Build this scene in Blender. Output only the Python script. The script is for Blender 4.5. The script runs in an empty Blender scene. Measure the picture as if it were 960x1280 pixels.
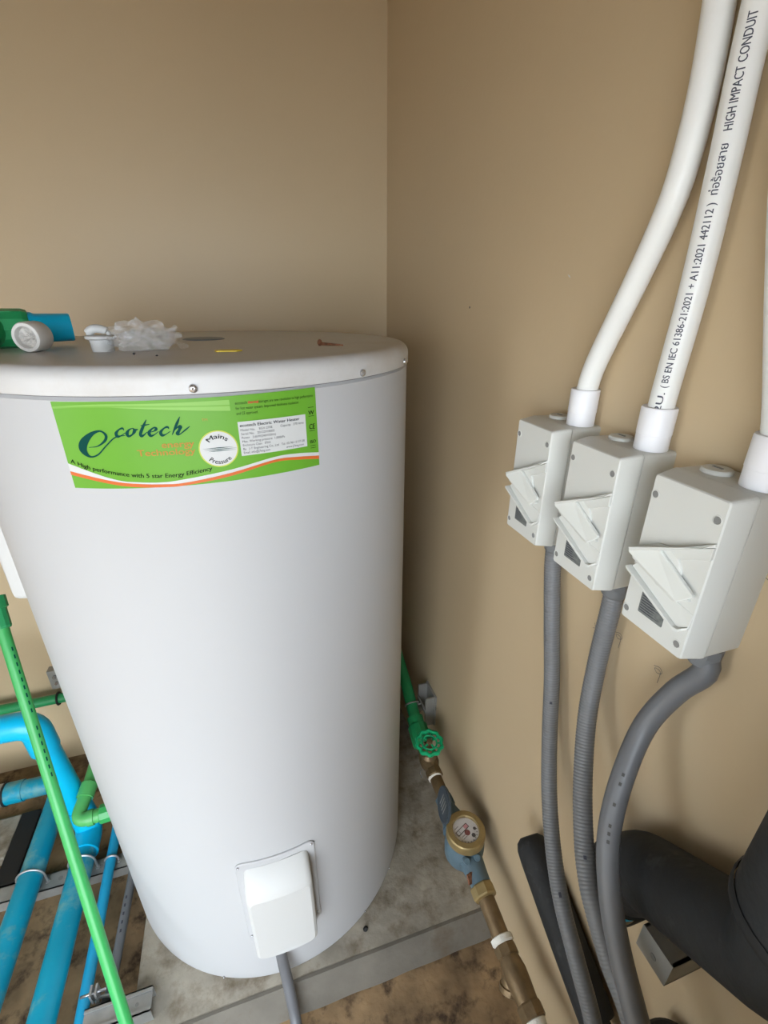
import bpy, bmesh, math, random
from mathutils import Vector, Matrix, noise

random.seed(7)
scene = bpy.context.scene
COL = scene.collection
PI = math.pi

# ------------------------------------------------------------------ camera
cam_data = bpy.data.cameras.new('camera')
cam_data.sensor_fit = 'VERTICAL'
cam_data.sensor_height = 24.0
cam_data.lens = 582.3 * 24.0 / 1280.0
cam_data.clip_start = 0.02
cam = bpy.data.objects.new('camera', cam_data)
COL.objects.link(cam)
pitch, yaw = 0.4223, 0.2987
Fv = Vector((math.sin(yaw) * math.cos(pitch), math.cos(yaw) * math.cos(pitch), -math.sin(pitch)))
Rv = Vector((math.cos(yaw), -math.sin(yaw), 0))
Uv = Rv.cross(Fv)
m = Matrix((Rv, Uv, -Fv)).transposed().to_4x4()
m.translation = Vector((-0.4324, -1.378, 1.36))
cam.matrix_world = m
scene.camera = cam

# ------------------------------------------------------------------ world, light, exposure
world = bpy.data.worlds.new('overcast_sky')
scene.world = world
world.use_nodes = True
wn = world.node_tree.nodes
wn['Background'].inputs[0].default_value = (0.84, 0.92, 1.0, 1)
wn['Background'].inputs[1].default_value = 8.4
# daylight enters by the open doorway in the left wall (portal only guides sampling)
for loc_, rot_, sx_, sy_ in (((-.86, -2.0, 0.80), (PI / 2, 0, PI), 1.30, 1.72), ((-1.76, -1.285, 0.72), (0, -PI / 2, 0), 1.56, .33)):
    pd = bpy.data.lights.new('doorway_portal', 'AREA'); pd.shape = 'RECTANGLE'; pd.size = sx_; pd.size_y = sy_
    pd.cycles.is_portal = True
    po = bpy.data.objects.new('doorway_portal', pd); po.location = loc_; po.rotation_euler = rot_
    COL.objects.link(po)
vs = scene.view_settings
vs.view_transform = 'Standard'
vs.look = 'None'
vs.exposure = 0.0
vs.gamma = 1.0
vs.use_curve_mapping = False

# ------------------------------------------------------------------ materials
def srgb(r, g, b):
    f = lambda c: (c / 255 / 12.92) if c / 255 <= 0.04045 else ((c / 255 + 0.055) / 1.055) ** 2.4
    return (f(r), f(g), f(b), 1)

def mat(name, rgb, rough=0.5, metal=0.0, var=0.0, scale=8.0, bump=0.0, bscale=60.0, dirt=None,
        dirt_scale=6.0, dirt_at=(0.55, 0.7), spec=0.5, coat=0.0):
    """Principled material: base colour with noise variation, optional dirt patches and fine relief."""
    M = bpy.data.materials.new(name)
    M.use_nodes = True
    nt = M.node_tree
    b = nt.nodes['Principled BSDF']
    b.inputs['Roughness'].default_value = rough
    b.inputs['Metallic'].default_value = metal
    b.inputs['Specular IOR Level'].default_value = spec
    b.inputs['Coat Weight'].default_value = coat
    c = srgb(*rgb)
    b.inputs['Base Color'].default_value = c
    tc = nt.nodes.new('ShaderNodeTexCoord')
    geo = nt.nodes.new('ShaderNodeNewGeometry')
    if var or dirt:
        n = nt.nodes.new('ShaderNodeTexNoise')
        n.inputs['Scale'].default_value = scale
        n.inputs['Detail'].default_value = 6
        nt.links.new(geo.outputs['Position'], n.inputs['Vector'])
        r = nt.nodes.new('ShaderNodeValToRGB')
        r.color_ramp.elements[0].position = 0.3
        r.color_ramp.elements[1].position = 0.7
        lo = tuple(max(0, x * (1 - var)) for x in c[:3]) + (1,)
        hi = tuple(min(1, x * (1 + var)) for x in c[:3]) + (1,)
        r.color_ramp.elements[0].color = lo
        r.color_ramp.elements[1].color = hi
        nt.links.new(n.outputs['Fac'], r.inputs['Fac'])
        out = r.outputs['Color']
        if dirt:
            n2 = nt.nodes.new('ShaderNodeTexNoise')
            n2.inputs['Scale'].default_value = dirt_scale
            n2.inputs['Detail'].default_value = 8
            n2.inputs['Roughness'].default_value = 0.65
            nt.links.new(geo.outputs['Position'], n2.inputs['Vector'])
            r2 = nt.nodes.new('ShaderNodeValToRGB')
            r2.color_ramp.elements[0].position = dirt_at[0]
            r2.color_ramp.elements[1].position = dirt_at[1]
            nt.links.new(n2.outputs['Fac'], r2.inputs['Fac'])
            mx = nt.nodes.new('ShaderNodeMix')
            mx.data_type = 'RGBA'
            nt.links.new(r2.outputs['Color'], mx.inputs[0])
            nt.links.new(out, mx.inputs[6])
            mx.inputs[7].default_value = srgb(*dirt)
            out = mx.outputs[2]
        nt.links.new(out, b.inputs['Base Color'])
    if bump:
        n3 = nt.nodes.new('ShaderNodeTexNoise')
        n3.inputs['Scale'].default_value = bscale
        n3.inputs['Detail'].default_value = 5
        nt.links.new(geo.outputs['Position'], n3.inputs['Vector'])
        bp = nt.nodes.new('ShaderNodeBump')
        bp.inputs['Strength'].default_value = bump
        bp.inputs['Distance'].default_value = 0.004
        nt.links.new(n3.outputs['Fac'], bp.inputs['Height'])
        nt.links.new(bp.outputs['Normal'], b.inputs['Normal'])
    return M

M = {}
M['wall'] = mat('wall_paint', (195, 175, 143), 0.42, var=0.035, scale=1.6, bump=0.06, bscale=90, spec=0.35)
M['ceiling'] = mat('ceiling_concrete', (140, 134, 126), 0.8, var=0.03)
M['floor'] = mat('earthy_screed', (138, 114, 84), 0.88, var=0.42, scale=13, bump=0.9, bscale=26,
                 dirt=(66, 50, 36), dirt_scale=16, dirt_at=(0.50, 0.64))
M['slab'] = mat('worn_concrete', (154, 147, 134), 0.75, var=0.24, scale=14, bump=0.5, bscale=55,
                dirt=(108, 96, 78), dirt_scale=17, dirt_at=(0.48, 0.70))
M['mortar'] = mat('grey_mortar', (110, 105, 96), 0.8, var=0.14, scale=14, bump=0.35, bscale=60,
                  dirt=(96, 84, 68), dirt_scale=10, dirt_at=(0.55, 0.75))
M['tank'] = mat('white_enamel', (181, 182, 184), 0.5, var=0.01, scale=3, spec=0.35)
M['lid'] = mat('lid_enamel', (198, 198, 198), 0.38, var=0.02, scale=5, dirt=(178, 170, 160), dirt_scale=5,
               dirt_at=(0.5, 0.8), spec=0.5)
M['seam'] = mat('seam_shadow', (120, 120, 124), 0.5)
M['white_cover'] = mat('white_plastic_cover', (198, 199, 198), 0.45)
M['iso'] = mat('grey_white_polycarbonate', (210, 211, 206), 0.38, var=0.012, scale=10)
M['iso_lever'] = mat('lever_plastic', (218, 220, 215), 0.35)
M['iso_plate'] = mat('rating_plate', (112, 116, 114), 0.5, var=0.25, scale=260)
M['hole'] = mat('recess_shade', (128, 128, 126), 0.6)  # grey that paints the shade inside screw recesses and slots
M['gasket'] = mat('grey_gasket', (70, 70, 68), 0.7)
M['pvc_white'] = mat('white_pvc', (238, 240, 239), 0.36, var=0.012, scale=12)
M['pvc_coupling'] = mat('bright_white_pvc', (240, 241, 246), 0.36)
M['flex'] = mat('grey_flexible_conduit', (112, 114, 117), 0.42, var=0.04, scale=30)
M['flex_smooth'] = mat('grey_smooth_conduit', (104, 106, 110), 0.4, var=0.04, scale=20)
M['gland'] = mat('grey_gland', (110, 113, 116), 0.5)
M['ink'] = mat('black_ink', (52, 54, 66), 0.6)
M['ink_soft'] = mat('faded_ink', (74, 78, 92), 0.6)
M['blue_pvc'] = mat('blue_pvc', (2, 146, 176), 0.34, var=0.10, scale=7, dirt=(96, 158, 166), dirt_scale=15, dirt_at=(0.52, 0.64))
M['blue_bright'] = mat('clean_blue_pvc', (0, 180, 226), 0.3, var=0.04, scale=6)
M['blue_small'] = mat('sky_blue_pvc', (30, 160, 206), 0.34, var=0.04)
M['green'] = mat('green_ppr', (58, 162, 86), 0.33, var=0.04, scale=12)
M['green_dark'] = mat('dark_green_ppr', (34, 140, 84), 0.35, var=0.05, scale=12)
M['green_fit'] = mat('green_ppr_fitting', (84, 172, 96), 0.36, var=0.04)
M['wheel'] = mat('teal_green_enamel', (12, 168, 112), 0.32)
M['brass'] = mat('dull_brass', (128, 108, 80), 0.42, metal=0.55, var=0.22, scale=40, bump=0.15, bscale=160)
M['brass_bright'] = mat('polished_brass', (160, 140, 96), 0.42, metal=0.45, var=0.15, scale=40)
M['tape'] = mat('thread_tape', (232, 230, 222), 0.6, bump=0.3, bscale=300)
M['meter'] = mat('blue_grey_enamel', (88, 110, 122), 0.42, var=0.10, scale=25, bump=0.1, bscale=140)
M['meter_lid'] = mat('dark_slate_plastic', (58, 68, 76), 0.4, var=0.08, scale=30)
M['dial'] = mat('dial_white', (226, 226, 232), 0.25)
M['dial_red'] = mat('dial_red', (120, 34, 48), 0.4)
M['dial_pink'] = mat('dial_pink', (214, 150, 160), 0.4)
M['rust'] = mat('rusty_tag', (128, 84, 60), 0.7, var=0.5, scale=180)
M['galv'] = mat('galvanised_steel', (172, 174, 174), 0.36, metal=0.6, var=0.12, scale=30)
M['galv_dull'] = mat('dull_galvanised_steel', (150, 150, 146), 0.5, metal=0.25, var=0.12, scale=30)
M['steel'] = mat('bright_steel', (196, 196, 200), 0.25, metal=0.9)
M['foam'] = mat('black_foam', (29, 31, 33), 0.72, var=0.25, scale=18, bump=0.4, bscale=50, dirt=(64, 66, 66), dirt_scale=26, dirt_at=(0.6, 0.78))
M['rubber'] = mat('black_rubber', (22, 23, 24), 0.7)
M['yellow'] = mat('yellow_plastic', (232, 208, 44), 0.45)
M['plug'] = mat('blue_grey_plug', (112, 124, 138), 0.4)
M['white_rough'] = mat('white_cut_plastic', (204, 202, 198), 0.55, var=0.06, scale=60)
M['grit'] = mat('grey_grit', (190, 186, 180), 0.8, var=0.25, scale=120, bump=0.5, bscale=200)
# label print colours
M['lime'] = mat('label_green', (98, 158, 44), 0.4, var=0.05, scale=5, spec=0.3)
M['lime_pale'] = mat('label_pale_green', (132, 182, 84), 0.4, spec=0.3)
M['lime_mid'] = mat('label_mid_green', (112, 168, 60), 0.4, spec=0.3)
M['teal'] = mat('label_teal_ink', (0, 66, 60), 0.55, spec=0.1)
M['orange'] = mat('label_orange', (200, 100, 48), 0.4, spec=0.3)
M['label_white'] = mat('label_white', (198, 200, 200), 0.4, spec=0.3)
M['label_black'] = mat('label_black_ink', (24, 40, 20), 0.55, spec=0.1)
M['tan_ink'] = mat('label_tan_ink', (178, 128, 56), 0.5, spec=0.2)
M['grey_ink'] = mat('label_grey_ink', (56, 58, 62), 0.55, spec=0.1)
M['yellow_ring'] = mat('label_yellow', (186, 194, 82), 0.45, spec=0.2)
M['red_ink'] = mat('label_red_ink', (190, 52, 36), 0.4)

def plastic_film():
    Mt = bpy.data.materials.new('clear_plastic_film')
    Mt.use_nodes = True
    nt = Mt.node_tree
    b = nt.nodes['Principled BSDF']
    b.inputs['Base Color'].default_value = (0.86, 0.87, 0.88, 1)
    b.inputs['Roughness'].default_value = 0.12
    b.inputs['Specular IOR Level'].default_value = 0.9
    b.inputs['Coat Weight'].default_value = 1.0
    tr = nt.nodes.new('ShaderNodeBsdfTransparent')
    mx = nt.nodes.new('ShaderNodeMixShader'); mx.inputs[0].default_value = 0.26
    nt.links.new(tr.outputs[0], mx.inputs[1]); nt.links.new(b.outputs[0], mx.inputs[2])
    nt.links.new(mx.outputs[0], nt.nodes['Material Output'].inputs[0])
    return Mt
M['film'] = plastic_film()
def clear_glass():
    Mt = bpy.data.materials.new('dial_glass')
    Mt.use_nodes = True
    nt = Mt.node_tree; nt.nodes.remove(nt.nodes['Principled BSDF'])
    tr = nt.nodes.new('ShaderNodeBsdfTransparent'); gl = nt.nodes.new('ShaderNodeBsdfGlossy'); gl.inputs['Roughness'].default_value = 0.04
    mx = nt.nodes.new('ShaderNodeMixShader'); mx.inputs[0].default_value = 0.06
    nt.links.new(tr.outputs[0], mx.inputs[1]); nt.links.new(gl.outputs[0], mx.inputs[2])
    nt.links.new(mx.outputs[0], nt.nodes['Material Output'].inputs[0])
    return Mt
M['glass'] = clear_glass()

# ------------------------------------------------------------------ helpers
def link(name, me, material, parent=None):
    o = bpy.data.objects.new(name, me)
    if material:
        me.materials.clear()
        me.materials.append(M[material])
    COL.objects.link(o)
    if parent:
        o.parent = parent
        o.matrix_parent_inverse = PINV.get(parent.name, Matrix.Identity(4))
    return o

PINV = {}
def tag(o, label=None, cat=None, group=None, kind=None):
    if label: o['label'] = label
    if cat: o['category'] = cat
    if group: o['group'] = group
    if kind: o['kind'] = kind
    return o

def thing(name, label, cat, loc=(0, 0, 0), group=None):
    o = bpy.data.objects.new(name, None)
    o.empty_display_size = 0.05
    o.location = loc
    COL.objects.link(o)
    PINV[o.name] = Matrix.Translation(Vector(loc)).inverted()
    return tag(o, label, cat, group)

def basis(axis, hint=None):
    a = Vector(axis).normalized()
    h = Vector(hint) if hint else (Vector((0, 0, 1)) if abs(a.z) < 0.9 else Vector((1, 0, 0)))
    u = (h - a * h.dot(a)).normalized()
    return u, a.cross(u).normalized(), a

class MB:
    def __init__(self):
        self.v = []; self.f = []; self.sm = []
    def add(self, vs_, fs, smooth=False):
        k = len(self.v)
        self.v += [tuple(v) for v in vs_]
        for f in fs:
            self.f.append([i + k for i in f]); self.sm.append(smooth)
    def box(self, lo, hi):
        x0, y0, z0 = lo; x1, y1, z1 = hi
        self.add([(x0,y0,z0),(x1,y0,z0),(x1,y1,z0),(x0,y1,z0),(x0,y0,z1),(x1,y0,z1),(x1,y1,z1),(x0,y1,z1)],
                 [(0,3,2,1),(4,5,6,7),(0,1,5,4),(1,2,6,5),(2,3,7,6),(3,0,4,7)])
    def rings(self, rings, cap0=True, cap1=True, smooth=True, closed=False):
        n = len(rings[0]); vs_ = [p for r in rings for p in r]; fs = []
        m_ = len(rings)
        for i in range(m_ if closed else m_ - 1):
            a = i * n; b = ((i + 1) % m_) * n
            for j in range(n):
                k = (j + 1) % n
                fs.append((a + j, a + k, b + k, b + j))
        self.add(vs_, fs, smooth)
        k = len(self.v) - len(vs_)
        if not closed:
            if cap0: self.f.append([k + j for j in range(n)][::-1]); self.sm.append(False)
            if cap1: self.f.append([k + (m_ - 1) * n + j for j in range(n)]); self.sm.append(False)
    def tube(self, pts, rad, seg=20, cap=True, hint=None):
        pts = [Vector(p) for p in pts]
        rad = rad if isinstance(rad, (list, tuple)) else [rad] * len(pts)
        rs = []; u = None
        for i, p in enumerate(pts):
            t = (pts[min(i + 1, len(pts) - 1)] - pts[max(i - 1, 0)]).normalized()
            if u is None: u, w, _ = basis(t, hint)
            else:
                u = (u - t * u.dot(t)).normalized(); w = t.cross(u)
            rs.append([p + (u * math.cos(2 * PI * j / seg) + w * math.sin(2 * PI * j / seg)) * rad[i] for j in range(seg)])
        self.rings(rs, cap, cap)
    def lathe(self, prof, origin, axis=(0, 0, 1), seg=32, hint=None, cap=True, arc=None):
        """prof: list of (radius, height along axis)"""
        u, w, a = basis(axis, hint); o = Vector(origin)
        rs = [[o + a * h + (u * math.cos(2 * PI * j / seg) + w * math.sin(2 * PI * j / seg)) * max(r, 1e-5) for j in range(seg)] for r, h in prof]
        self.rings(rs, cap, cap)
    def ngon_lathe(self, prof, origin, axis, n=6, hint=None, phase=0.0):
        u, w, a = basis(axis, hint); o = Vector(origin)
        rs = [[o + a * h + (u * math.cos(2 * PI * j / n + phase) + w * math.sin(2 * PI * j / n + phase)) * r for j in range(n)] for r, h in prof]
        self.rings(rs, True, True, smooth=False)
    def prism(self, poly, d0, d1, fn):
        """poly of (u,v); fn(u,v,d)->point"""
        n = len(poly)
        dd0 = d0 if isinstance(d0, (list, tuple)) else [d0] * n
        dd1 = d1 if isinstance(d1, (list, tuple)) else [d1] * n
        a = [fn(p[0], p[1], dd0[i]) for i, p in enumerate(poly)]
        b = [fn(p[0], p[1], dd1[i]) for i, p in enumerate(poly)]
        fs = [list(range(n))[::-1], [n + i for i in range(n)]]
        for i in range(n):
            k = (i + 1) % n
            fs.append([i, k, n + k, n + i])
        self.add(a + b, fs)
    def build(self, name, material, parent=None, bevel=0.0, bseg=2, autosmooth=False):
        me = bpy.data.meshes.new(name)
        me.from_pydata(self.v, [], self.f)
        me.polygons.foreach_set('use_smooth', self.sm)
        bm = bmesh.new(); bm.from_mesh(me)
        bmesh.ops.recalc_face_normals(bm, faces=bm.faces)
        if bevel:
            ed = [e for e in bm.edges if len(e.link_faces) == 2 and e.calc_face_angle(0) > 0.4]
            r = bmesh.ops.bevel(bm, geom=ed, offset=bevel, segments=bseg, profile=0.5, affect='EDGES', clamp_overlap=True)
            for f in bm.faces: f.smooth = True if autosmooth else f.smooth
        for e in bm.edges:
            if len(e.link_faces) == 2 and e.calc_face_angle(0) > 0.6: e.smooth = False
        bm.to_mesh(me); bm.free()
        return link(name, me, material, parent)

def spline(pts, n=12):
    pts = [Vector(p) for p in pts]
    P = [pts[0] * 2 - pts[1]] + pts + [pts[-1] * 2 - pts[-2]]
    out = []
    for i in range(1, len(P) - 2):
        a, b, c, d = P[i - 1], P[i], P[i + 1], P[i + 2]
        for k in range(n):
            t = k / n
            out.append(0.5 * ((2 * b) + (c - a) * t + (2 * a - 5 * b + 4 * c - d) * t * t + (-a + 3 * b - 3 * c + d) * t ** 3))
    out.append(pts[-1])
    return out

def resample(pts, step):
    out = [pts[0]]; acc = 0.0
    for a, b in zip(pts, pts[1:]):
        L = (b - a).length; pos = step - acc
        while pos <= L:
            out.append(a.lerp(b, pos / L)); pos += step
        acc = (acc + L) % step if L else acc
    out.append(pts[-1])
    return out

def bend_path(corners, r, n=8):
    """polyline with rounded corners of radius r"""
    c = [Vector(p) for p in corners]; out = [c[0]]
    for a, b, d in zip(c, c[1:], c[2:]):
        u = (a - b).normalized(); w = (d - b).normalized()
        ang = u.angle(w); t = min(r / math.tan(ang / 2), (a - b).length * .49, (d - b).length * .49)
        p0, p2 = b + u * t, b + w * t
        for k in range(n + 1):
            s = k / n
            out.append(p0 * (1 - s) ** 2 + b * 2 * s * (1 - s) + p2 * s * s)
    out.append(c[-1])
    return out

# ---- flat print: text and ribbons mapped by a function (x, y) -> world point
def text_mesh(body, size=1.0, align='LEFT', bold=0.0, shear=0.0, fit=None):
    cu = bpy.data.curves.new('lettering_source', 'FONT')
    cu.body = body; cu.size = size; cu.align_x = align; cu.shear = shear
    cu.resolution_u = 3
    o = bpy.data.objects.new('lettering_source', cu)
    COL.objects.link(o)
    dg = bpy.context.evaluated_depsgraph_get(); dg.update()
    me = bpy.data.meshes.new_from_object(o.evaluated_get(dg))
    bpy.data.objects.remove(o); bpy.data.curves.remove(cu)
    vs_ = [Vector((v.co.x, v.co.y)) for v in me.vertices]
    fs = [list(p.vertices) for p in me.polygons]
    bpy.data.meshes.remove(me)
    if fit and vs_:
        x0 = min(v.x for v in vs_); x1 = max(v.x for v in vs_)
        k = fit / (x1 - x0)
        vs_ = [Vector(((v.x - x0) * k, v.y)) for v in vs_]
    return vs_, fs

class Print:
    """collects flat print of one colour; fn maps (x, y) to a world point"""
    def __init__(self, fn): self.fn = fn; self.v = []; self.f = []
    def text(self, body, x, y, size, path=None, **kw):
        vs_, fs = text_mesh(body, size, **kw); k = len(self.v)
        for v in vs_:
            if path:
                px, py = path(x + v.x, v.y)
                self.v.append(tuple(self.fn(px, py)))
            else: self.v.append(tuple(self.fn(x + v.x, y + v.y)))
        self.f += [[i + k for i in f] for f in fs]
        if kw.get('bold'):
            kw2 = dict(kw); d = kw2.pop('bold')
            self.text(body, x + d, y + d * .4, size, path=path, **kw2)
    def poly(self, pts):
        k = len(self.v); self.v += [tuple(self.fn(*p)) for p in pts]
        self.f.append([k + i for i in range(len(pts))])
    def band(self, lo, hi):
        k = len(self.v); n = len(lo)
        self.v += [tuple(self.fn(*p)) for p in lo] + [tuple(self.fn(*p)) for p in hi]
        for i in range(n - 1): self.f.append([k + i, k + i + 1, k + n + i + 1, k + n + i])
    def stroke(self, pts, widths, n=8):
        p = spline([Vector((a, b, w)) for (a, b), w in zip(pts, widths)], n)
        lo, hi = [], []
        for i, q in enumerate(p):
            t = (p[min(i + 1, len(p) - 1)] - p[max(i - 1, 0)]); t = Vector((t.x, t.y)).normalized()
            nr = Vector((-t.y, t.x)) * max(q.z, 1e-5) / 2
            lo.append((q.x - nr.x, q.y - nr.y)); hi.append((q.x + nr.x, q.y + nr.y))
        self.band(lo, hi)
    def disc(self, cx, cy, r, n=32, ry=None):
        ry = ry or r
        self.poly([(cx + r * math.cos(2 * PI * i / n), cy + ry * math.sin(2 * PI * i / n)) for i in range(n)])
    def build(self, name, material, parent):
        me = bpy.data.meshes.new(name); me.from_pydata(self.v, [], self.f); me.update()
        return link(name, me, material, parent)

# ================================================================== SETTING
def struct(name, mb, material, **kw):
    return tag(mb.build(name, material, **kw), kind='structure')

ZF = -0.06
b = MB(); b.box((-0.0, -2.0, -0.3), (0.12, 0.12, 2.5)); wall_right = struct('wall_right', b, 'wall')
tag(wall_right, 'tan painted wall carrying the switch boxes and conduits')
b = MB(); b.box((-1.82, 0.0, -0.3), (-0.0, 0.12, 2.5)); wall_back = struct('wall_back', b, 'wall')
tag(wall_back, 'tan painted wall behind the water heater')
b = MB(); b.box((-6.0, -6.0, -0.3), (-0.0, -0.0, ZF)); struct('floor', b, 'floor')
b = MB(); b.box((-1.82, -2.0, 2.5), (0.12, 0.12, 2.65)); struct('ceiling', b, 'ceiling')
# behind the camera a wide opening to the yard below a header, with an added low light blocker at its right
YR, HD = -1.95, 1.59
b = MB(); b.box((-1.82, YR - .1, 1.5), (-1.70, 0.12, 2.5)); b.box((-1.82, YR - .1, -0.3), (-1.70, -1.45, 1.5)); b.box((-1.82, -1.12, -0.3), (-1.70, 0.12, 1.5)); struct('wall_left', b, 'wall')
b = MB(); b.box((-0.46, -1.54, ZF), (-0.0, -1.445, 1.0)); struct('added_shade_wall', b, 'wall')  # unseen low wall, added to keep light off the lower right wall
b = MB(); b.box((-0.20, YR - .1, -0.3), (-0.0, YR, HD)); b.box((-1.70, YR - .1, HD), (-0.0, YR, 2.5)); b.box((-1.70, YR - .1, -0.3), (-1.52, YR, HD)); struct('wall_rear', b, 'wall')

# concrete plinth with a sloping mortar edge
def plinth():
    root = thing('concrete_plinth', 'worn grey concrete plinth under the white water heater', 'plinth', (-0.4, -0.4, ZF))
    b = MB(); b.box((-0.80, -0.83, ZF), (-0.0, -0.0, 0.0)); b.build('slab', 'slab', root, bevel=0.004)
    b = MB()
    n = 40; ra = []; rb = []; rc = []
    for i in range(n + 1):
        x = -0.80 + 0.80 * i / n
        w = noise.noise(Vector((x * 9, 0, 3))) * 0.006
        ra.append((x, -0.829, 0.0005)); rb.append((x, -0.836 + w * .3, 0.001)); rc.append((x, -0.868 + w, ZF))
    k = n + 1
    b.add(ra + rb + rc, [(i, i + 1, k + i + 1, k + i) for i in range(n)] + [(k + i, k + i + 1, 2 * k + i + 1, 2 * k + i) for i in range(n)], True)
    b.build('mortar_edge', 'mortar', root)
plinth()

# pencil marks and chips on the right wall
fnw = lambda a, c: Vector((-0.0004, -a, c))
p = Print(fnw)
for cx, cz in ((1.005, 0.963), (1.068, 0.962)):
    p.stroke([(cx - .006, cz + .006), (cx + .002, cz + .009), (cx + .006, cz + .004), (cx, cz), (cx - .004, cz + .004), (cx + .004, cz + .004), (cx + .004, cz - .012)], [.0006] * 7)
p.stroke([(0.963, .957), (0.966, .951), (0.962, .948)], [.0006] * 3)
p.stroke([(1.135, 1.142), (1.15, 1.137)], [.0006] * 2); p.stroke([(1.135, 1.136), (1.15, 1.131)], [.0006] * 2)
p.build('pencil_mark', 'ink_soft', wall_right)
p = Print(fnw); p.poly([(0.794, 1.394), (0.799, 1.392), (0.801, 1.389), (0.797, 1.391)]); p.build('paint_chip', 'label_white', wall_right)
p = Print(fnw); p.disc(0.518, 1.352, .0022, 10); p.build('nail_hole', 'ink', wall_right)

# ================================================================== WATER HEATER
TX, TY, TR = -0.4774, -0.4571, 0.354
def cyl(az, z, r=TR):
    a = math.radians(az); return Vector((TX + r * math.cos(a), TY + r * math.sin(a), z))

heater = thing('water_heater', 'tall white cylindrical water heater with a green label', 'water heater', (TX, TY, 0))
b = MB()
prof = [(TR - .012, 0.0), (TR - .004, .0015), (TR - .001, .006), (TR, .012), (TR, .05), (TR, 1.262), (TR - .006, 1.268)]
b.lathe(prof, (TX, TY, 0), seg=160); b.build('body', 'tank', heater)
b = MB()
LR = TR + .0022
prof = [(LR - .003, 1.2665), (LR, 1.2675), (LR, 1.282)]
for k in range(9):
    a = PI / 2 * k / 8
    prof.append((LR - .016 + .016 * math.cos(a), 1.282 + .016 * math.sin(a)))
prof += [(LR - .05, 1.2986), (LR - .15, 1.2995), (.05, 1.300), (1e-4, 1.300)]
b.lathe(prof, (TX, TY, 0), seg=160); b.build('lid', 'lid', heater)
b = MB()
b.lathe([(TR + .0002, 1.2662), (TR + .0006, 1.2668), (TR - .002, 1.2672)], (TX, TY, 0), seg=160, cap=False)
b.build('lid_seam', 'seam', heater)

def screw(parent, pos, nrm, r=.005, name='screw'):
    b = MB()
    b.lathe([(r, 0), (r, .0012), (r * .9, .0026), (r * .55, .0036), (r * .3, .0038), (.0001, .0030)], pos, nrm, 18)
    o = b.build(name, 'steel', parent)
    return o
for az in (-90.3, -54.1, -30.7, -128.0, 10.0):
    q = cyl(az, 1.2735, LR); a = math.radians(az)
    screw(heater, q, (math.cos(a), math.sin(a), 0))
b = MB(); b.lathe([(.036, 0), (.036, .002), (.033, .0032), (.012, .0035), (.0001, .0035)], (-.480, -.430, 1.2990), seg=36)
b.build('plug_disc', 'plug', heater)
# tiny fixing heads round the foot
for az, z in ((-113, .012), (-92, .012), (-58, .012), (-40, .012)):
    a = math.radians(az); screw(heater, cyl(az, z), (math.cos(a), math.sin(a), 0), .0022)

# ---- element covers: base flange + hollow-looking box following the curve
def element_cover(az0, ztop, zbot, half, depth, label):
    root = thing_part = MB()
    def ring(hw, z0, z1, rc, off, n=6):
        pts = []
        hwm = math.radians(hw) * TR
        for cx, cz, a0 in ((hwm - rc, z1 - rc, 0), (-hwm + rc, z1 - rc, 90), (-hwm + rc, z0 + rc, 180), (hwm - rc, z0 + rc, 270)):
            for k in range(n + 1):
                a = math.radians(a0 + 90 * k / n)
                pts.append((cx + rc * math.cos(a), cz + rc * math.sin(a)))
        # insert points along the horizontal edges so that they follow the curve
        out = []
        for i, q in enumerate(pts):
            out.append(q); nx = pts[(i + 1) % len(pts)]
            if abs(nx[0] - q[0]) > .03:
                for k in range(1, 8):
                    t = k / 8; out.append((q[0] + (nx[0] - q[0]) * t, q[1] + (nx[1] - q[1]) * t))
        return [cyl(az0 + math.degrees(x / TR), z, TR + off) for x, z in out]
    fl = MB()
    fl.rings([ring(half + 2.4, zbot - .012, ztop + .016, .014, .0), ring(half + 2.4, zbot - .012, ztop + .016, .014, .0028),
              ring(half + 2.1, zbot - .010, ztop + .014, .013, .0038)])
    o = fl.build('element_cover', 'tank', heater)
    tag(o, label)
    bx = MB()
    bx.rings([ring(half, zbot, ztop, .012, .0036), ring(half - .2, zbot + .001, ztop - .008, .012, .015),
              ring(half - .6, zbot + .003, ztop - .026, .012, depth - .008), ring(half - .9, zbot + .005, ztop - .034, .012, depth - .003),
              ring(half - 1.7, zbot + .010, ztop - .042, .011, depth), ])
    bx.build('cover_box', 'white_cover', o)
    for s, z in ((-1, zbot + .02), (1, zbot + .02), (1, ztop + .008), (-1, ztop + .008)):
        az = az0 + s * (half + 1.3); a = math.radians(az)
        screw(o, cyl(az, z, TR + .003), (math.cos(a), math.sin(a), 0), .0025)
element_cover(-88.9, .405, .165, 9.6, .042, 'white plastic terminal cover low on the tank')
element_cover(178.0, 1.10, .860, 9.6, .040, 'white plastic terminal cover on the side of the tank')

# ---- the printed label
S0 = -115.65
def lab(off):
    return lambda s, t: cyl(S0 + math.degrees(s / TR), 1.160 + t, TR + off)
def gridsheet(fn, s0, s1, t0f, t1f, n=48):
    b = MB(); lo = []; hi = []
    for i in range(n + 1):
        s = s0 + (s1 - s0) * i / n; lo.append(fn(s, t0f(s))); hi.append(fn(s, t1f(s)))
    k = n + 1
    b.add(lo + hi, [(i, i + 1, k + i + 1, k + i) for i in range(n)], True)
    return b
WID = .2995
b = gridsheet(lab(.0005), 0, WID, lambda s: -.0005 + .0025 * s / WID, lambda s: .1010 + .0028 * s / WID)
sticker = b.build('label_sticker', 'lime', heater)
tag(sticker, 'green rectangular printed label with white and orange waves')
def interp(tab):
    def f(s):
        if s <= tab[0][0]: return tab[0][1]
        for (a, va), (c, vc) in zip(tab, tab[1:]):
            if s <= c:
                t = (s - a) / (c - a); t = t * t * (3 - 2 * t) * .35 + t * .65
                return va + (vc - va) * t
        return tab[-1][1]
    return f
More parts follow.
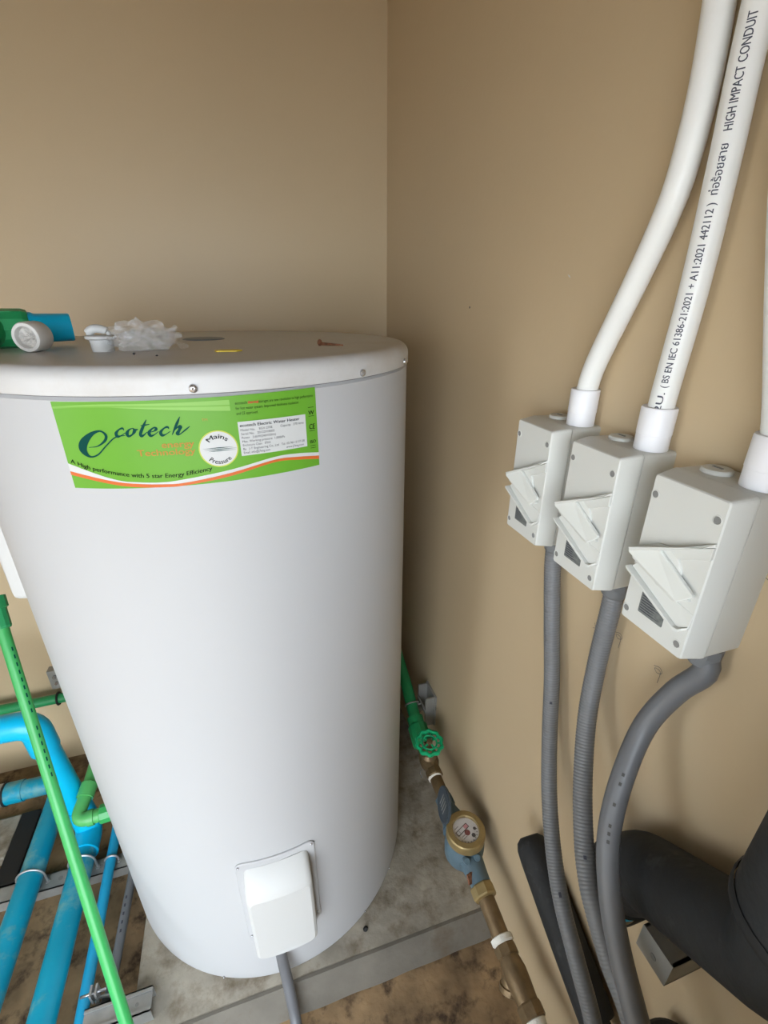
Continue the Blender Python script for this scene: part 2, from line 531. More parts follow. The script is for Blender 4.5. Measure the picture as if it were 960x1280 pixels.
def smooth(tab):
    ps = spline([Vector((a, c, 0)) for a, c in tab], 10)
    return interp([(q.x, q.y) for q in ps])
w_hi = smooth([(0, .0300), (.0516, .0115), (.08, .0075), (.1076, .0065), (.1295, .0085), (.1817, .0150), (.2375, .0240), (.27, .0235), (WID, .0195)])
o_hi = smooth([(0, .0205), (.0511, .0090), (.08, .0055), (.1072, .0040), (.1288, .0042), (.1812, .0110), (.2372, .0205), (.27, .0190), (WID, .0150)])
o_lo = smooth([(0, .0160), (.0501, .0050), (.08, .0012), (.1063, .0003), (.1282, .0008), (.1806, .0070), (.2368, .0172), (.27, .0150), (WID, .0105)])
gridsheet(lab(.0007), 0, WID, o_hi, w_hi, 80).build('white_wave', 'label_white', sticker)
gridsheet(lab(.0008), 0, WID, o_lo, o_hi, 80).build('orange_wave', 'orange', sticker)
p1 = smooth([(0, .0935), (.05, .0955), (.10, .0930), (.1920, .0860)]); p2 = smooth([(0, .0955), (.05, .0985), (.10, .0985), (.1930, .0985)])
gridsheet(lab(.0007), 0, .1925, p1, p2, 40).build('pale_swoosh', 'lime_pale', sticker)
q1 = smooth([(0, .0945), (.08, .0950), (.1925, .0915)]); q2 = smooth([(0, .0952), (.08, .0968), (.1925, .0930)])
gridsheet(lab(.0008), 0, .1925, q1, q2, 40).build('swoosh_line', 'lime_mid', sticker)

# calligraphic word
lg = Print(lab(.0009))
mm = .001
lg.stroke([(.0315, .0500), (.0420, .0515), (.0520, .0580), (.0545, .0645), (.0490, .0690), (.0385, .0655), (.0275, .0560), (.0240, .0470), (.0300, .0392), (.0400, .0415), (.0520, .0520), (.0640, .0615), (.0760, .0640)],
          [.6 * mm, 1.2 * mm, 2.8 * mm, 3.2 * mm, 2.0 * mm, 4.5 * mm, 8.8 * mm, 9.0 * mm, 2.6 * mm, 1.7 * mm, 1.5 * mm, 1.3 * mm, .7 * mm], 10)
XH = .0092
def letter(strokes, x, y, h=XH, sh=.42):
    for st in strokes:
        pts = [(x + (px * .95 + py * sh) * h, y + py * h) for px, py in st]
        ws = []
        for i in range(len(pts)):
            a = pts[max(i - 1, 0)]; c = pts[min(i + 1, len(pts) - 1)]
            d = math.atan2(c[1] - a[1], c[0] - a[0])
            ws.append((.13 + .36 * abs(math.sin(d - math.radians(20))) ** 1.5) * h if 0 < i < len(pts) - 1 else .08 * h)
        lg.stroke(pts, ws, 6)
L_c = [[(.95, .75), (.72, 1.0), (.32, .85), (.05, .4), (.3, .02), (.7, .08), (1.2, .45)]]
L_o = [[(.62, 1), (.2, .8), (.05, .35), (.32, 0), (.72, .2), (.9, .65), (.62, 1.0)], [(.78, .9), (1.0, .78), (1.3, .85)]]
L_t = [[(.42, 2.0), (.25, 1.2), (.12, .35), (.3, 0.0), (.62, .15), (.9, .5)], [(-.1, 1.28), (.4, 1.33), (.95, 1.42)]]
L_e = [[(.08, .42), (.6, .55), (.82, .8), (.6, 1.0), (.25, .8), (.06, .38), (.35, 0), (.75, .1), (1.2, .5)]]
L_h = [[(.35, 2.2), (.2, 1.3), (.0, 0)], [(.08, .45), (.42, .9), (.72, .95), (.72, .55), (.62, .12), (.9, 0), (1.5, .55), (1.9, .95)]]
for st, x in ((L_c, .0645), (L_o, .0765), (L_t, .0905), (L_e, .1000), (L_c, .1125), (L_h, .1260)):
    letter(st, x, .0628)
lg.build('logo_lettering', 'teal', sticker)

t = Print(lab(.0009))
t.text('energy', .1125, .0480, .0105, fit=.035, bold=.0004); t.text('Technology', .0845, .0392, .0105, fit=.063, bold=.0004)
t.build('lettering', 'tan_ink', sticker)
t = Print(lab(.0009)); t.text('TM', .1600, .0765, .004, fit=.006); t.build('trade_mark_sign', 'tan_ink', sticker)
tagline = smooth([(0, .0325), (.0288, .0225), (.0717, .0145), (.1087, .0122), (.1319, .0130), (.1629, .0172), (.19, .021)])
t = Print(lab(.0009))
t.text('A High performance with 5 star Energy Efficiency', .004, 0, .0075, bold=.0003, shear=.12, fit=.159,
       path=lambda x, y: (x, tagline(x) + y))
t.build('lettering', 'label_black', sticker)

t = Print(lab(.0009)); t.disc(.1737, .0425, .0222, 40); t.build('badge_ring', 'yellow_ring', sticker)
t = Print(lab(.0010)); t.disc(.1737, .0425, .0208, 40); t.build('badge', 'label_white', sticker)
def arc(cx, cy, R, a_mid, up=True):
    def f(x, y):
        if up: a = a_mid - x / R; return cx + (R + y) * math.cos(a), cy + (R + y) * math.sin(a)
        a = a_mid + x / R; return cx + (R - y) * math.cos(a), cy + (R - y) * math.sin(a)
    return f
t = Print(lab(.0012))
t.text('Mains', -.0105, 0, .0080, fit=.021, path=arc(.1737, .0425, .0125, PI / 2), bold=.0003)
t.text('Pressure', -.0145, 0, .0080, fit=.029, path=arc(.1737, .0425, .0185, -PI / 2, False), bold=.0003)
t.build('lettering', 'grey_ink', sticker)
t = Print(lab(.0012))
for dy, x0, x1 in ((.0015, .156, .190), (-.0003, .158, .194), (-.0022, .162, .193)):
    t.stroke([(x0, .0422 + dy), (.1737, .0424 + dy), (x1, .0422 + dy)], [.0001, .0008, .0001])
t.build('badge_lines', 'teal', sticker)

# small print
t = Print(lab(.0009))
t.text('ecotech', .1985, .0925, .0048, fit=.0135); t.text('storages are new revolution to high performance', .2255, .0925, .0048, fit=.070)
t.text('for hot water system. Improved thickness insulation', .1985, .0865, .0048, fit=.0765)
t.text('and CE approved.', .1985, .0805, .0048, fit=.025)
t.build('lettering', 'label_black', sticker)
for s_, y_, h_, ln_ in (('W', .0705, .0075, (.0685, .0795)), ('CE', .0520, .0095, (.0495,)), ('ISO', .0335, .0060, (.0270, .0300))):
    t = Print(lab(.0009)); t.text(s_, .2875, y_, h_, bold=.0004, fit=.0080)
    for y in ln_: t.poly([(.2875, y), (.2955, y), (.2955, y + .0006), (.2875, y + .0006)])
    t.build('certification_mark', 'label_black', sticker)
t = Print(lab(.0010)); t.text('thermal', .2128, .0925, .0050, bold=.0003, fit=.0120); t.build('lettering', 'red_ink', sticker)
t = Print(lab(.0009))
def rrect(x0, y0, x1, y1, r, n=5):
    out = []
    for cx, cy, a0 in ((x1 - r, y1 - r, 0), (x0 + r, y1 - r, 90), (x0 + r, y0 + r, 180), (x1 - r, y0 + r, 270)):
        for k in range(n + 1):
            a = math.radians(a0 + 90 * k / n); out.append((cx + r * math.cos(a), cy + r * math.sin(a)))
    return out
nst = 10
for i in range(nst):   # strips so that the panel follows the curve
    x0 = .1985 + .0845 * i / nst; x1 = x0 + .0845 / nst
    lo = .0312 + (.0012 if i in (0,) else 0); 
    t.poly([(x0, .0308), (x1, .0308), (x1, .0722), (x0, .0722)])
t.build('info_panel', 'label_white', sticker)
t = Print(lab(.0011))
t.text('ecotech Electric Water Heater', .2005, .0660, .0052, bold=.0003, fit=.074)
for s_, x, y, w in (('Model No.    EGV-270E', .2008, .0608, .038), ('Capacity   270 litres', .2490, .0608, .031), ('Serial No.   20122918005', .2010, .0562, .040),
                    ('Power   3.6kW(240V/50Hz)', .2012, .0516, .041), ('Max. Working pressure  1,000kPa', .2014, .0470, .052), ('Enclosure Class   IPX4', .2014, .0424, .033),
                    ('By   J-T Engineering Co., Ltd   Tel. 02-961-5137-58', .2014, .0378, .078), ('Email: info@j7eng.com', .2014, .0332, .032), ('www.j7eng.com', .2540, .0332, .024)):
    t.text(s_, x, y, .0040, fit=w)
t.build('lettering', 'grey_ink', sticker)

# ---- grey flexible conduit out of the lower cover
def flex_tube(pts, r, ribbed=True, seg=16, step=.0010):
    ps = resample(spline(pts, 14), step if ribbed else .008)
    rad = [r + (.00022 if (i // 2) % 2 else -.00018) for i in range(len(ps))] if ribbed else r
    b = MB(); b.tube(ps, rad, seg)
    return b
hf = thing('heater_supply_conduit', 'short grey flexible conduit hanging from the tank\'s lower cover', 'conduit', cyl(-92.5, .05, TR + .03))
q = cyl(-91.5, .2, TR + .021)
flex_tube([(q.x, q.y, .1635), (q.x + .001, q.y - .002, .10), (q.x + .006, q.y - .022, .03), (q.x + .012, q.y - .08, ZF + .018), (q.x + .006, q.y - .26, ZF + .0125), (q.x - .03, q.y - .6, ZF + .0125)], .0115, False).build('tube', 'flex_smooth', hf)
b = MB(); b.lathe([(.0135, 0), (.0135, .012), (.0125, .014)], (q.x, q.y, .1500), seg=20); b.build('gland', 'gland', hf)

# ================================================================== ISOLATOR SWITCHES
def isolator(y0, z0, label):
    root = thing('isolator_switch', label, 'switch box', (0, y0, z0), 'isolator switches on the wall')
    fn = lambda u, v, w: Vector((-w, y0 - u, z0 + v))
    def rr(hw, hh, w, r=.004, dv=0.0):
        return [fn(u, v + dv, w) for u, v in rrect(-hw, -hh, hw, hh, r, 3)]
    b = MB(); b.rings([rr(.0405, .0822, .0), rr(.0408, .0825, .0420)], smooth=False); b.build('back_box', 'iso', root)
    b = MB(); b.rings([rr(.0396, .0813, .0405), rr(.0396, .0813, .0450)], smooth=False); b.build('gasket', 'gasket', root)
    b = MB()
    b.rings([rr(.0412, .0829, .0434), rr(.0412, .0829, .0455), rr(.0374, .0798, .0675, .003), rr(.0364, .0788, .0690, .0025)], smooth=False)
    cov = b.build('cover', 'iso', root)
    # recessed cover screws: well + grey disc painting the shade inside it
    for u, v in ((-.0322, .0607), (.0308, .0617), (-.0322, -.0673), (.0298, -.0663)):
        w_ = MB(); w_.lathe([(.0046, 0), (.0046, .0006), (.0036, .0008), (.0034, .0002), (.0001, .0002)], fn(u, v, .0688), (-1, 0, 0), 18)
        w_.build('screw_well', 'iso', cov)
        w_ = MB(); w_.lathe([(.0033, 0), (.0033, .0003), (.0001, .0003)], fn(u, v, .0690), (-1, 0, 0), 16); w_.build('screw_recess', 'hole', cov)
    # upper guard rib (rises to the right), lower guard rib (falls to the right), each with its low shelf
    b = MB()
    b.prism([(-.0372, .0040), (.0130, .0285), (.0300, .0385), (.0368, .0425), (.0368, .0395), (.0305, .0362), (.0140, .0262), (-.0352, .0012)], .066,
            [.0815, .0775, .0755, .0708, .0706, .0752, .0772, .0812], fn)
    b.build('guard_rib', 'iso', root, bevel=.0005)
    b = MB()
    b.prism([(-.0200, .0088), (.0140, .0262), (.0368, .0390), (.0368, .0270), (-.0012, .0080), (-.0160, .0035)], .066, .0714, fn)
    b.build('guard_shelf', 'iso', root, bevel=.0005)
    b = MB()
    b.prism([(-.0358, -.0162), (-.0342, -.0192), (.0270, -.0505), (.0318, -.0500), (.0368, -.0445), (.0368, -.0415), (.0312, -.0466), (.0262, -.0468)], .066,
            [.0808, .0808, .0775, .0765, .0715, .0712, .0762, .0772], fn)
    b.build('guard_rib', 'iso', root, bevel=.0005)
    b = MB()
    b.prism([(-.0340, -.0165), (.0262, -.0468), (.0312, -.0466), (.0368, -.0415), (.0368, -.0290), (.0220, -.0270), (-.0280, -.0085)], .066,
            [.0740, .0728, .0722, .0706, .0694, .0700, .0720], fn)
    b.build('guard_shelf', 'iso', root, bevel=.0005)
    # rotary knob and lever
    b = MB(); b.lathe([(.0215, 0), (.0215, .0030), (.0200, .0038), (.0001, .0038)], fn(-.006, -.002, .0680), (-1, 0, 0), 36)
    kn = b.build('knob', 'iso', root)
    b = MB()
    b.prism([(-.0368, .0015), (-.0355, -.0012), (.0205, -.0222), (.0225, -.0222), (.0352, -.0105), (.0345, -.0080), (-.0070, .0150), (-.0100, .0146)], [.0772, .0770, .0730, .0727, .0722, .0722, .0720, .0724],
            [.0812, .0810, .0770, .0767, .0760, .0760, .0757, .0764], fn)
    b.build('lever', 'iso_lever', kn, bevel=.0009)
    b = MB()
    b.prism([(-.0350, -.0030), (-.0335, -.0075), (.0170, -.0262), (.0310, -.0180), (.0280, -.0150), (.0200, -.0200)], .0690,
            [.0770, .0765, .0735, .0725, .0725, .0745], fn)
    b.build('lever_skirt', 'iso', kn, bevel=.0005)
    # rating plate with lines of fine print
    b = MB(); b.prism(rrect(-.0185, -.0620, .0110, -.0385, .001, 2), .0685, .06925, fn); pl = b.build('rating_plate', 'iso_plate', root)
    t = Print(lambda u, v: fn(u, v, .0694))
    for k in range(7):
        v = -.0415 - k * .0028
        t.poly([(-.017, v), (-.017 + random.uniform(.012, .026), v), (-.017 + .012, v - .0011), (-.017, v - .0011)])
    t.build('fine_print', 'ink', pl)
    # blanking plug and gland boss on top
    b = MB(); b.lathe([(.0135, 0), (.0135, .0025), (.0122, .0040), (.004, .0044), (.0001, .0044)], fn(-.0175, .0822, .0200), (0, 0, 1), 30)
    pg = b.build('blanking_plug', 'iso', root)
    b = MB(); b.prism([(-.0225, .0), (-.0125, .0), (-.0125, .0), (-.0225, .0)], 0, 0, fn)
    b = MB(); b.box((-.0212, y0 + .0125, z0 + .0866), (-.0188, y0 + .0225, z0 + .0872)); b.build('slot', 'hole', pg)
    return root
BOX = [(-.8641, 'smallest-looking white isolator switch box, farthest from the camera'),
       (-.9778, 'middle one of the three white isolator switch boxes'),
       (-1.0972, 'nearest and largest-looking of the three white isolator switch boxes')]
ZB = 1.1353
for y0, lb in BOX: isolator(y0, ZB, lb)
# opened knock-out beside the plug of the far box
# ================================================================== WHITE CONDUITS
def white_conduit(y0, pts, label):
    root = thing('conduit_pipe', label, 'conduit', (-.018, y0 - .023, ZB + .0825), 'white conduits rising from the switch boxes')
    b = MB(); b.tube(resample(spline(pts, 14), .012), .0125, 26); tube = b.build('tube', 'pvc_white', root)
    x, y, z = -.0185, y0 - .023, ZB + .0826
    b = MB(); b.lathe([(.0168, 0), (.0168, .016), (.0172, .0165), (.0172, .043), (.0165, .0445), (.0128, .0445)], (x, y, z), seg=30)
    cp = b.build('coupling', 'pvc_coupling', root)
    return tube
X = -.0178
z1 = 1.2615
t1 = white_conduit(-.8641, [(X, -.8871, 1.225), (X, -.8875, 1.255), (X, -.893, 1.285), (X, -.906, 1.318), (X, -.934, 1.382), (X, -.953, 1.43), (X, -.963, 1.468), (X, -.967, 1.528), (X, -.963, 1.588), (X, -.955, 1.66), (X, -.950, 2.0), (X, -.950, 2.498)],
                   'leftmost white conduit, plain and bent, rising from the farthest switch box')
t2 = white_conduit(-.9778, [(X, -1.0010, 1.225), (X, -1.0015, 1.27), (X, -1.006, 1.372), (X, -1.005, 1.469), (X, -1.002, 1.56), (X, -1.0, 1.8), (X, -1.0, 2.498)],
                   'straight white conduit printed with black lettering, above the middle switch box')
t3 = white_conduit(-1.0972, [(X, -1.1202, 1.225), (X, -1.1195, 1.255), (X, -1.113, 1.285), (X, -1.085, 1.376), (X, -1.063, 1.455), (X, -1.055, 1.52), (X, -1.055, 1.66), (X, -1.055, 2.0), (X, -1.055, 2.498)],
                   'rightmost white conduit, cut by the picture edge, above the nearest switch box')
# lettering wrapped on the middle conduit
_path2 = spline([(X, -1.0010, 1.225), (X, -1.0015, 1.27), (X, -1.006, 1.372), (X, -1.005, 1.469), (X, -1.002, 1.56), (X, -1.0, 1.8), (X, -1.0, 2.498)], 14)
yc = interp([(q.z, q.y) for q in _path2])
A0 = math.atan2(-.376, -.414) - .22
def wrapc(x, y):
    a = A0 - y / .0125
    return Vector((X + .0130 * math.cos(a), yc(x) + .0130 * math.sin(a), x))
t = Print(wrapc)
for s_, za, zb, sz in (('.92U.', 1.249, 1.278, .0085), ('( BS EN IEC 61386-21:2021 + A11:2021 442112 )', 1.283, 1.437, .0085), ('ท่อร้อยสาย', 1.443, 1.478, .0085), ('HIGH IMPACT CONDUIT', 1.487, 1.560, .0088)):
    t.text(s_, za, -.003, sz, fit=zb - za, bold=.00025)
t.build('lettering', 'ink_soft', t2)

# ================================================================== GREY FLEXIBLE CONDUITS
def grey_flex(y0, pts, label, ribbed, matn):
    root = thing('flexible_conduit', label, 'conduit', (-.02, y0 - .02, ZB - .0825), 'grey conduits hanging from the switch boxes')
    b = MB(); b.ngon_lathe([(.0155, 0), (.0155, -.010)], (pts[0][0], pts[0][1], ZB - .0824), (0, 0, 1), 8); b.build('gland_nut', 'gland', root)
    b = MB(); b.lathe([(.0145, -.010), (.0145, -.020), (.0130, -.022)], (pts[0][0], pts[0][1], ZB - .0824), seg=24); b.build('gland', 'gland', root)
    return flex_tube(pts, .0117, ribbed).build('tube', matn, root)
F1 = [(-.019, -.880, 1.045), (-.020, -.883, 1.008), (-.022, -.906, .917), (-.025, -.931, .831), (-.033, -.961, .728), (-.048, -1.000, .657), (-.066, -1.049, .607), (-.078, -1.093, .574), (-.084, -1.142, .539), (-.085, -1.187, .493), (-.092, -1.225, .44), (-.110, -1.275, .34), (-.122, -1.310, .20), (-.124, -1.320, .06), (-.124, -1.320, ZF)]
f1 = grey_flex(-.8641, F1,
          'leftmost grey ribbed flexible conduit, hanging from the farthest switch box', True, 'flex')
F2 = [(-.019, -.999, 1.045), (-.020, -1.001, 1.012), (-.027, -1.007, .929), (-.042, -1.026, .854), (-.066, -1.065, .790), (-.086, -1.104, .745), (-.097, -1.130, .724), (-.103, -1.152, .709), (-.106, -1.191, .676), (-.108, -1.233, .653), (-.112, -1.280, .600), (-.118, -1.330, .490), (-.120, -1.350, .30), (-.120, -1.352, ZF)]
f2 = grey_flex(-.9778, F2,
          'grey ribbed flexible conduit from the middle switch box', True, 'flex')
F3 = [(-.019, -1.122, 1.045), (-.020, -1.129, 1.023), (-.030, -1.115, .986), (-.050, -1.108, .933), (-.084, -1.126, .878), (-.108, -1.149, .830), (-.122, -1.179, .790), (-.130, -1.211, .757), (-.136, -1.249, .725), (-.143, -1.295, .685), (-.153, -1.350, .58), (-.158, -1.385, .40), (-.158, -1.392, .2), (-.158, -1.392, ZF)]
f3 = grey_flex(-1.0972, F3,
          'thick smooth grey conduit curving down from the nearest switch box', False, 'flex_smooth')

CAMP = Vector((-.4324, -1.378, 1.36))
def tube_marks(tube, pts, spots, r, w, matn='ink'):
    ps = resample(spline(pts, 14), .002)
    for z, L_ in spots:
        k = min(range(len(ps)), key=lambda i: abs(ps[i].z - z))
        t = (ps[k + 1] - ps[k - 1]).normalized(); c = ps[k]
        n_ = (CAMP - c); n_ = (n_ - t * n_.dot(t)).normalized(); sd_ = t.cross(n_)
        P_ = Print(lambda x, y: c + t * x + (n_ * math.cos(y / r) + sd_ * math.sin(y / r)) * (r + .0004))
        P_.poly([(-L_, -w), (L_, -w), (L_, w), (-L_, w)]); P_.build('printed_mark', matn, tube)
tube_marks(f1, F1, ((.80, .002), (.582, .003)), .0119, .0018)
tube_marks(f2, F2, ((.735, .002), (.665, .003)), .0119, .0018)
tube_marks(f3, F3, ((.832, .0018), (.838, .0018), (.844, .0018), (.862, .0018), (.880, .0018), (.888, .0018)), .0117, .0014, 'gasket')

# ================================================================== WATER METER LINE
PX, PZ = -.070, .236
# green pipe from behind the heater
gp = thing('green_supply_pipe', 'dark green plastic pipe emerging from behind the heater beside the wall', 'pipe', (-.06, -.45, .29))
b = MB(); b.tube(bend_path([(-.060, -.16, .448), (-.060, -.40, .322), (-.063, -.49, .274), (-.067, -.53, .264)], .03), .0165, 24); b.build('tube', 'green_dark', gp)
b = MB(); b.ngon_lathe([(.026, 0), (.0275, .004), (.0275, .05), (.025, .056)], (-.0645, -.500, .276), (-.06, -1, -.22), 12); b.build('threaded_socket', 'green_dark', gp)
b = MB(); b.lathe([(.0225, 0), (.0225, .03)], (-.0635, -.478, .284), (-.06, -1, -.34), 24); b.build('collar', 'green_dark', gp)

br = thing('pipe_bracket', 'small grey steel bracket fixing the green pipe to the wall', 'bracket', (-.003, -.44, .30))
b = MB(); b.box((-.006, -.482, .238), (-.0005, -.415, .345)); b.build('wall_plate', 'galv_dull', br)
b = MB(); b.box((-.032, -.479, .240), (-.006, -.474, .343)); b.box((-.032, -.423, .240), (-.006, -.418, .343)); b.build('flange', 'galv_dull', br)
b = MB(); b.box((-.034, -.479, .290), (-.030, -.418, .300)); b.build('cross_strap', 'galv_dull', br)
b = MB()
cpt = Vector((-.0605, -.4435, .300)); u_, w_, a_ = basis((-.03, -1, -.53))
b.tube([cpt + (u_ * math.cos(2 * PI * k / 28) + w_ * math.sin(2 * PI * k / 28)) * .0188 for k in range(29)], .0022, 8, cap=False); b.build('ring_clamp', 'galv', br)
b = MB(); b.tube([(-.045, -.447, .296), (-.030, -.447, .296)], .003, 10); b.build('bolt', 'galv', br)

# gate valve with handwheel
gv = thing('gate_valve', 'brass gate valve with a teal green handwheel beside the heater', 'valve', (PX, -.605, .24))
b = MB()
b.ngon_lathe([(.021, 0), (.022, .003), (.022, .018), (.020, .021)], (PX + .003, -.545, .262), (-.02, -1, -.06), 8)
b.lathe([(.017, .018), (.020, .03), (.0245, .045), (.0245, .062), (.019, .074), (.017, .085)], (PX + .003, -.545, .262), (-.02, -1, -.06), 28)
b.build('valve_body', 'brass', gv)
b = MB(); b.ngon_lathe([(.020, .082), (.021, .085), (.021, .098), (.019, .101)], (PX + .003, -.545, .262), (-.02, -1, -.06), 8); b.build('end_hexagon', 'brass', gv)
vc = Vector((PX + .002, -.594, .259)); sd = Vector((-.06, -.14, 1)).normalized()
b = MB(); b.lathe([(.022, .005), (.021, .024), (.0145, .030), (.0135, .046), (.0085, .049), (.0075, .075)], vc, sd, 24); b.build('bonnet', 'brass', gv)
wh = vc + sd * .074
u_, w_, a_ = basis(sd)
b = MB()
NS = 10
b.rings([[wh + (u_ * math.cos(t_) + w_ * math.sin(t_)) * (.031 + .0018 * math.cos(NS * t_) + .0052 * math.cos(q_)) + a_ * .0062 * math.sin(q_)
          for q_ in [2 * PI * j / 8 for j in range(8)]] for t_ in [2 * PI * i / 80 for i in range(80)]], closed=True)
rim_r = .031
b.rings([[wh + (u_ * math.cos(t_) + w_ * math.sin(t_)) * (.0185 + .0026 * math.cos(q_)) + a_ * .0045 * math.sin(q_)
          for q_ in [2 * PI * j / 8 for j in range(8)]] for t_ in [2 * PI * i / 48 for i in range(48)]], closed=True)
for k in range(NS):
    t_ = 2 * PI * (k + .5) / NS; d_ = u_ * math.cos(t_) + w_ * math.sin(t_)
    b.tube([wh + d_ * .0185, wh + d_ * .031], .0024, 8)
for k in range(4):
    t_ = 2 * PI * k / 4 + .4; d_ = u_ * math.cos(t_) + w_ * math.sin(t_)
    b.tube([wh + d_ * .006 + a_ * .002, wh + d_ * .0185], .0026, 8)
b.build('handwheel', 'wheel', gv)
b = MB(); b.ngon_lathe([(.0085, -.004), (.0085, .006), (.006, .008)], wh, sd, 6); b.build('wheel_nut', 'brass', gv)
b = MB(); b.tube([(PX - .024, -.612, .252), (PX - .030, -.618, .246), (PX - .027, -.625, .238)], .0018, 8); b.build('wire_tie', 'steel', gv)

# nipple with tape
ax = (0, -1, -.02)
bn = thing('brass_nipple', 'short dull brass pipe with white thread tape between valve and meter', 'pipe', (PX, -.68, PZ))
b = MB(); b.tube([(PX, -.630, PZ + .020), (PX, -.705, PZ + .016)], .0158, 22); b.build('tube', 'brass', bn)
b = MB(); b.lathe([(.0165, 0), (.0185, .002), (.0180, .008), (.0165, .010)], (PX, -.640, PZ + .019), (0, -1, -.05), 22); b.build('thread_tape', 'tape', bn)

# water meter
PM = PZ + .014; YM = .010
wm = thing('water_meter', 'blue grey water meter with a brass ringed dial and raised lid', 'water meter', (PX, -.82, PZ))
b = MB()
b.ngon_lathe([(.021, 0), (.022, .002), (.022, .020), (.020, .022)], (PX, -.708 + YM, PM), (0, -1, 0), 8)
b.lathe([(.018, .018), (.019, .03), (.024, .045), (.028, .06), (.034, .075)], (PX, -.708 + YM, PM), (0, -1, 0), 26)
b.lathe([(.034, -.075), (.030, -.058), (.026, -.045), (.0225, -.015), (.0215, 0)], (PX, -.900 + YM * .6, PM - .002), (0, -1, -.04), 26)
b.lathe([(.020, -.036), (.036, -.034), (.0425, -.022), (.0435, .0), (.0435, .018), (.0405, .024), (.0405, .050)], (PX, -.822 + YM, PM - .002), (0, 0, 1), 40)
b.build('meter_body', 'meter', wm)
top = Vector((PX, -.822 + YM, PM + .046))
b = MB(); b.lathe([(.0425, -.012), (.0430, 0), (.0425, .008), (.0405, .0105), (.0300, .0110), (.0290, .0095), (.0285, .004)], top, (0, 0, 1), 44, cap=False); b.build('brass_ring', 'brass_bright', wm)
b = MB(); b.lathe([(.0287, .0), (.0287, .004), (.0001, .004)], top, (0, 0, 1), 40); dl = b.build('dial_face', 'dial', wm)
rot = math.radians(24)
def dialfn(h): return lambda x, y: top + Vector((x * math.cos(rot) - y * math.sin(rot), x * math.sin(rot) + y * math.cos(rot), h))
t = Print(dialfn(.0045))
for x0, y0_, x1, y1_ in ((-.021, .010, .013, .0115), (-.021, .001, .013, .0025), (-.021, .001, -.0195, .0115), (.0115, .001, .013, .0115), (-.0128, .001, -.012, .0115)):
    t.poly([(x0, y0_), (x1, y0_), (x1, y1_), (x0, y1_)])
t.disc(.006, -.0175, .0045, 18); t.disc(.0185, -.0095, .0035, 16)
for k in range(9):
    a = math.radians(200 + k * 16); t.poly([(.023 * math.cos(a), .023 * math.sin(a)), (.026 * math.cos(a), .026 * math.sin(a)), (.026 * math.cos(a + .05), .026 * math.sin(a + .05)), (.023 * math.cos(a + .05), .023 * math.sin(a + .05))])
for y in (-.005, -.010, .0165): t.poly([(-.017, y), (-.006, y), (-.006, y + .001), (-.017, y + .001)])
t.build('dial_print', 'ink', dl)
t = Print(dialfn(.0044)); t.poly([(.002, .002), (.012, .002), (.012, .0102), (.002, .0102)]); t.build('counter_decimals', 'dial_pink', dl)
t = Print(dialfn(.0048)); t.disc(-.0005, -.005, .0062, 22); t.build('flow_star', 'dial_red', dl)
b = MB(); b.lathe([(.0290, .0085), (.0290, .0095), (.0001, .0095)], top, (0, 0, 1), 40); b.build('dial_glass', 'glass', wm)
# lid, opened, hinged on the far side
lc = top + Vector((-.030, .052, .030)); ln = Vector((-.96, .15, .22)).normalized()
b = MB(); b.lathe([(.036, -.003), (.0375, -.002), (.0375, .002), (.034, .003), (.031, .0015), (.0001, .0015)], lc, ln, 36); ld = b.build('meter_lid', 'meter_lid', wm)
t_u, t_w, t_a = basis(ln)
t = Print(lambda x, y: lc + t_u * x + t_w * y + t_a * .0022)
for y in (-.012, -.004, .004, .012): t.poly([(-.016, y), (.016, y), (.016, y + .003), (-.016, y + .003)])
t.build('lid_print', 'galv_dull', ld)
b = MB(); b.tube([top + Vector((-.034, .028, .004)), top + Vector((-.022, .046, .006))], .0045, 10); b.tube([top + Vector((-.026, .036, .004)), top + Vector((-.028, .046, .014))], .004, 10); b.build('lid_hinge', 'meter', wm)
b = MB()
for sx in (-.012, .012):
    b.lathe([(.0075, 0), (.0075, .014), (.006, .017), (.0001, .017)], (PX + sx - .004, -.858 + YM, PM + .018), (-.1, -.7, .7), 14)
b.build('seal_lug', 'meter', wm)
b = MB(); b.box((-.0085, -.0018, -.009), (.0085, .0018, .009))
tg = b.build('seal_tag', 'rust', wm)
tg.matrix_parent_inverse = Matrix.Identity(4); tg.location = (-.020, -.062, .026); tg.rotation_euler = (-.7, .3, .35)
for v in [0]: pass
b = MB(); b.ngon_lathe([(.0235, 0), (.0255, .003), (.0255, .020), (.0235, .023), (.019, .025)], (PX, -.897 + YM * .5, PM - .006), (0, -1, -.12), 8); b.build('union_nut', 'brass_bright', wm)

bp = thing('brass_pipe', 'brass pipe running from the meter\'s union nut to the strainer', 'pipe', (PX, -.96, PZ))
b = MB(); b.tube([(PX, -.905, PZ + .006), (PX, -.995, PZ - .008)], .0172, 22); b.build('tube', 'brass', bp)
b = MB(); b.lathe([(.0178, 0), (.0222, .002), (.0222, .010), (.0185, .013)], (PX, -.976, PZ - .0052), (0, -1, -.15), 22); b.build('thread_tape', 'tape', bp)

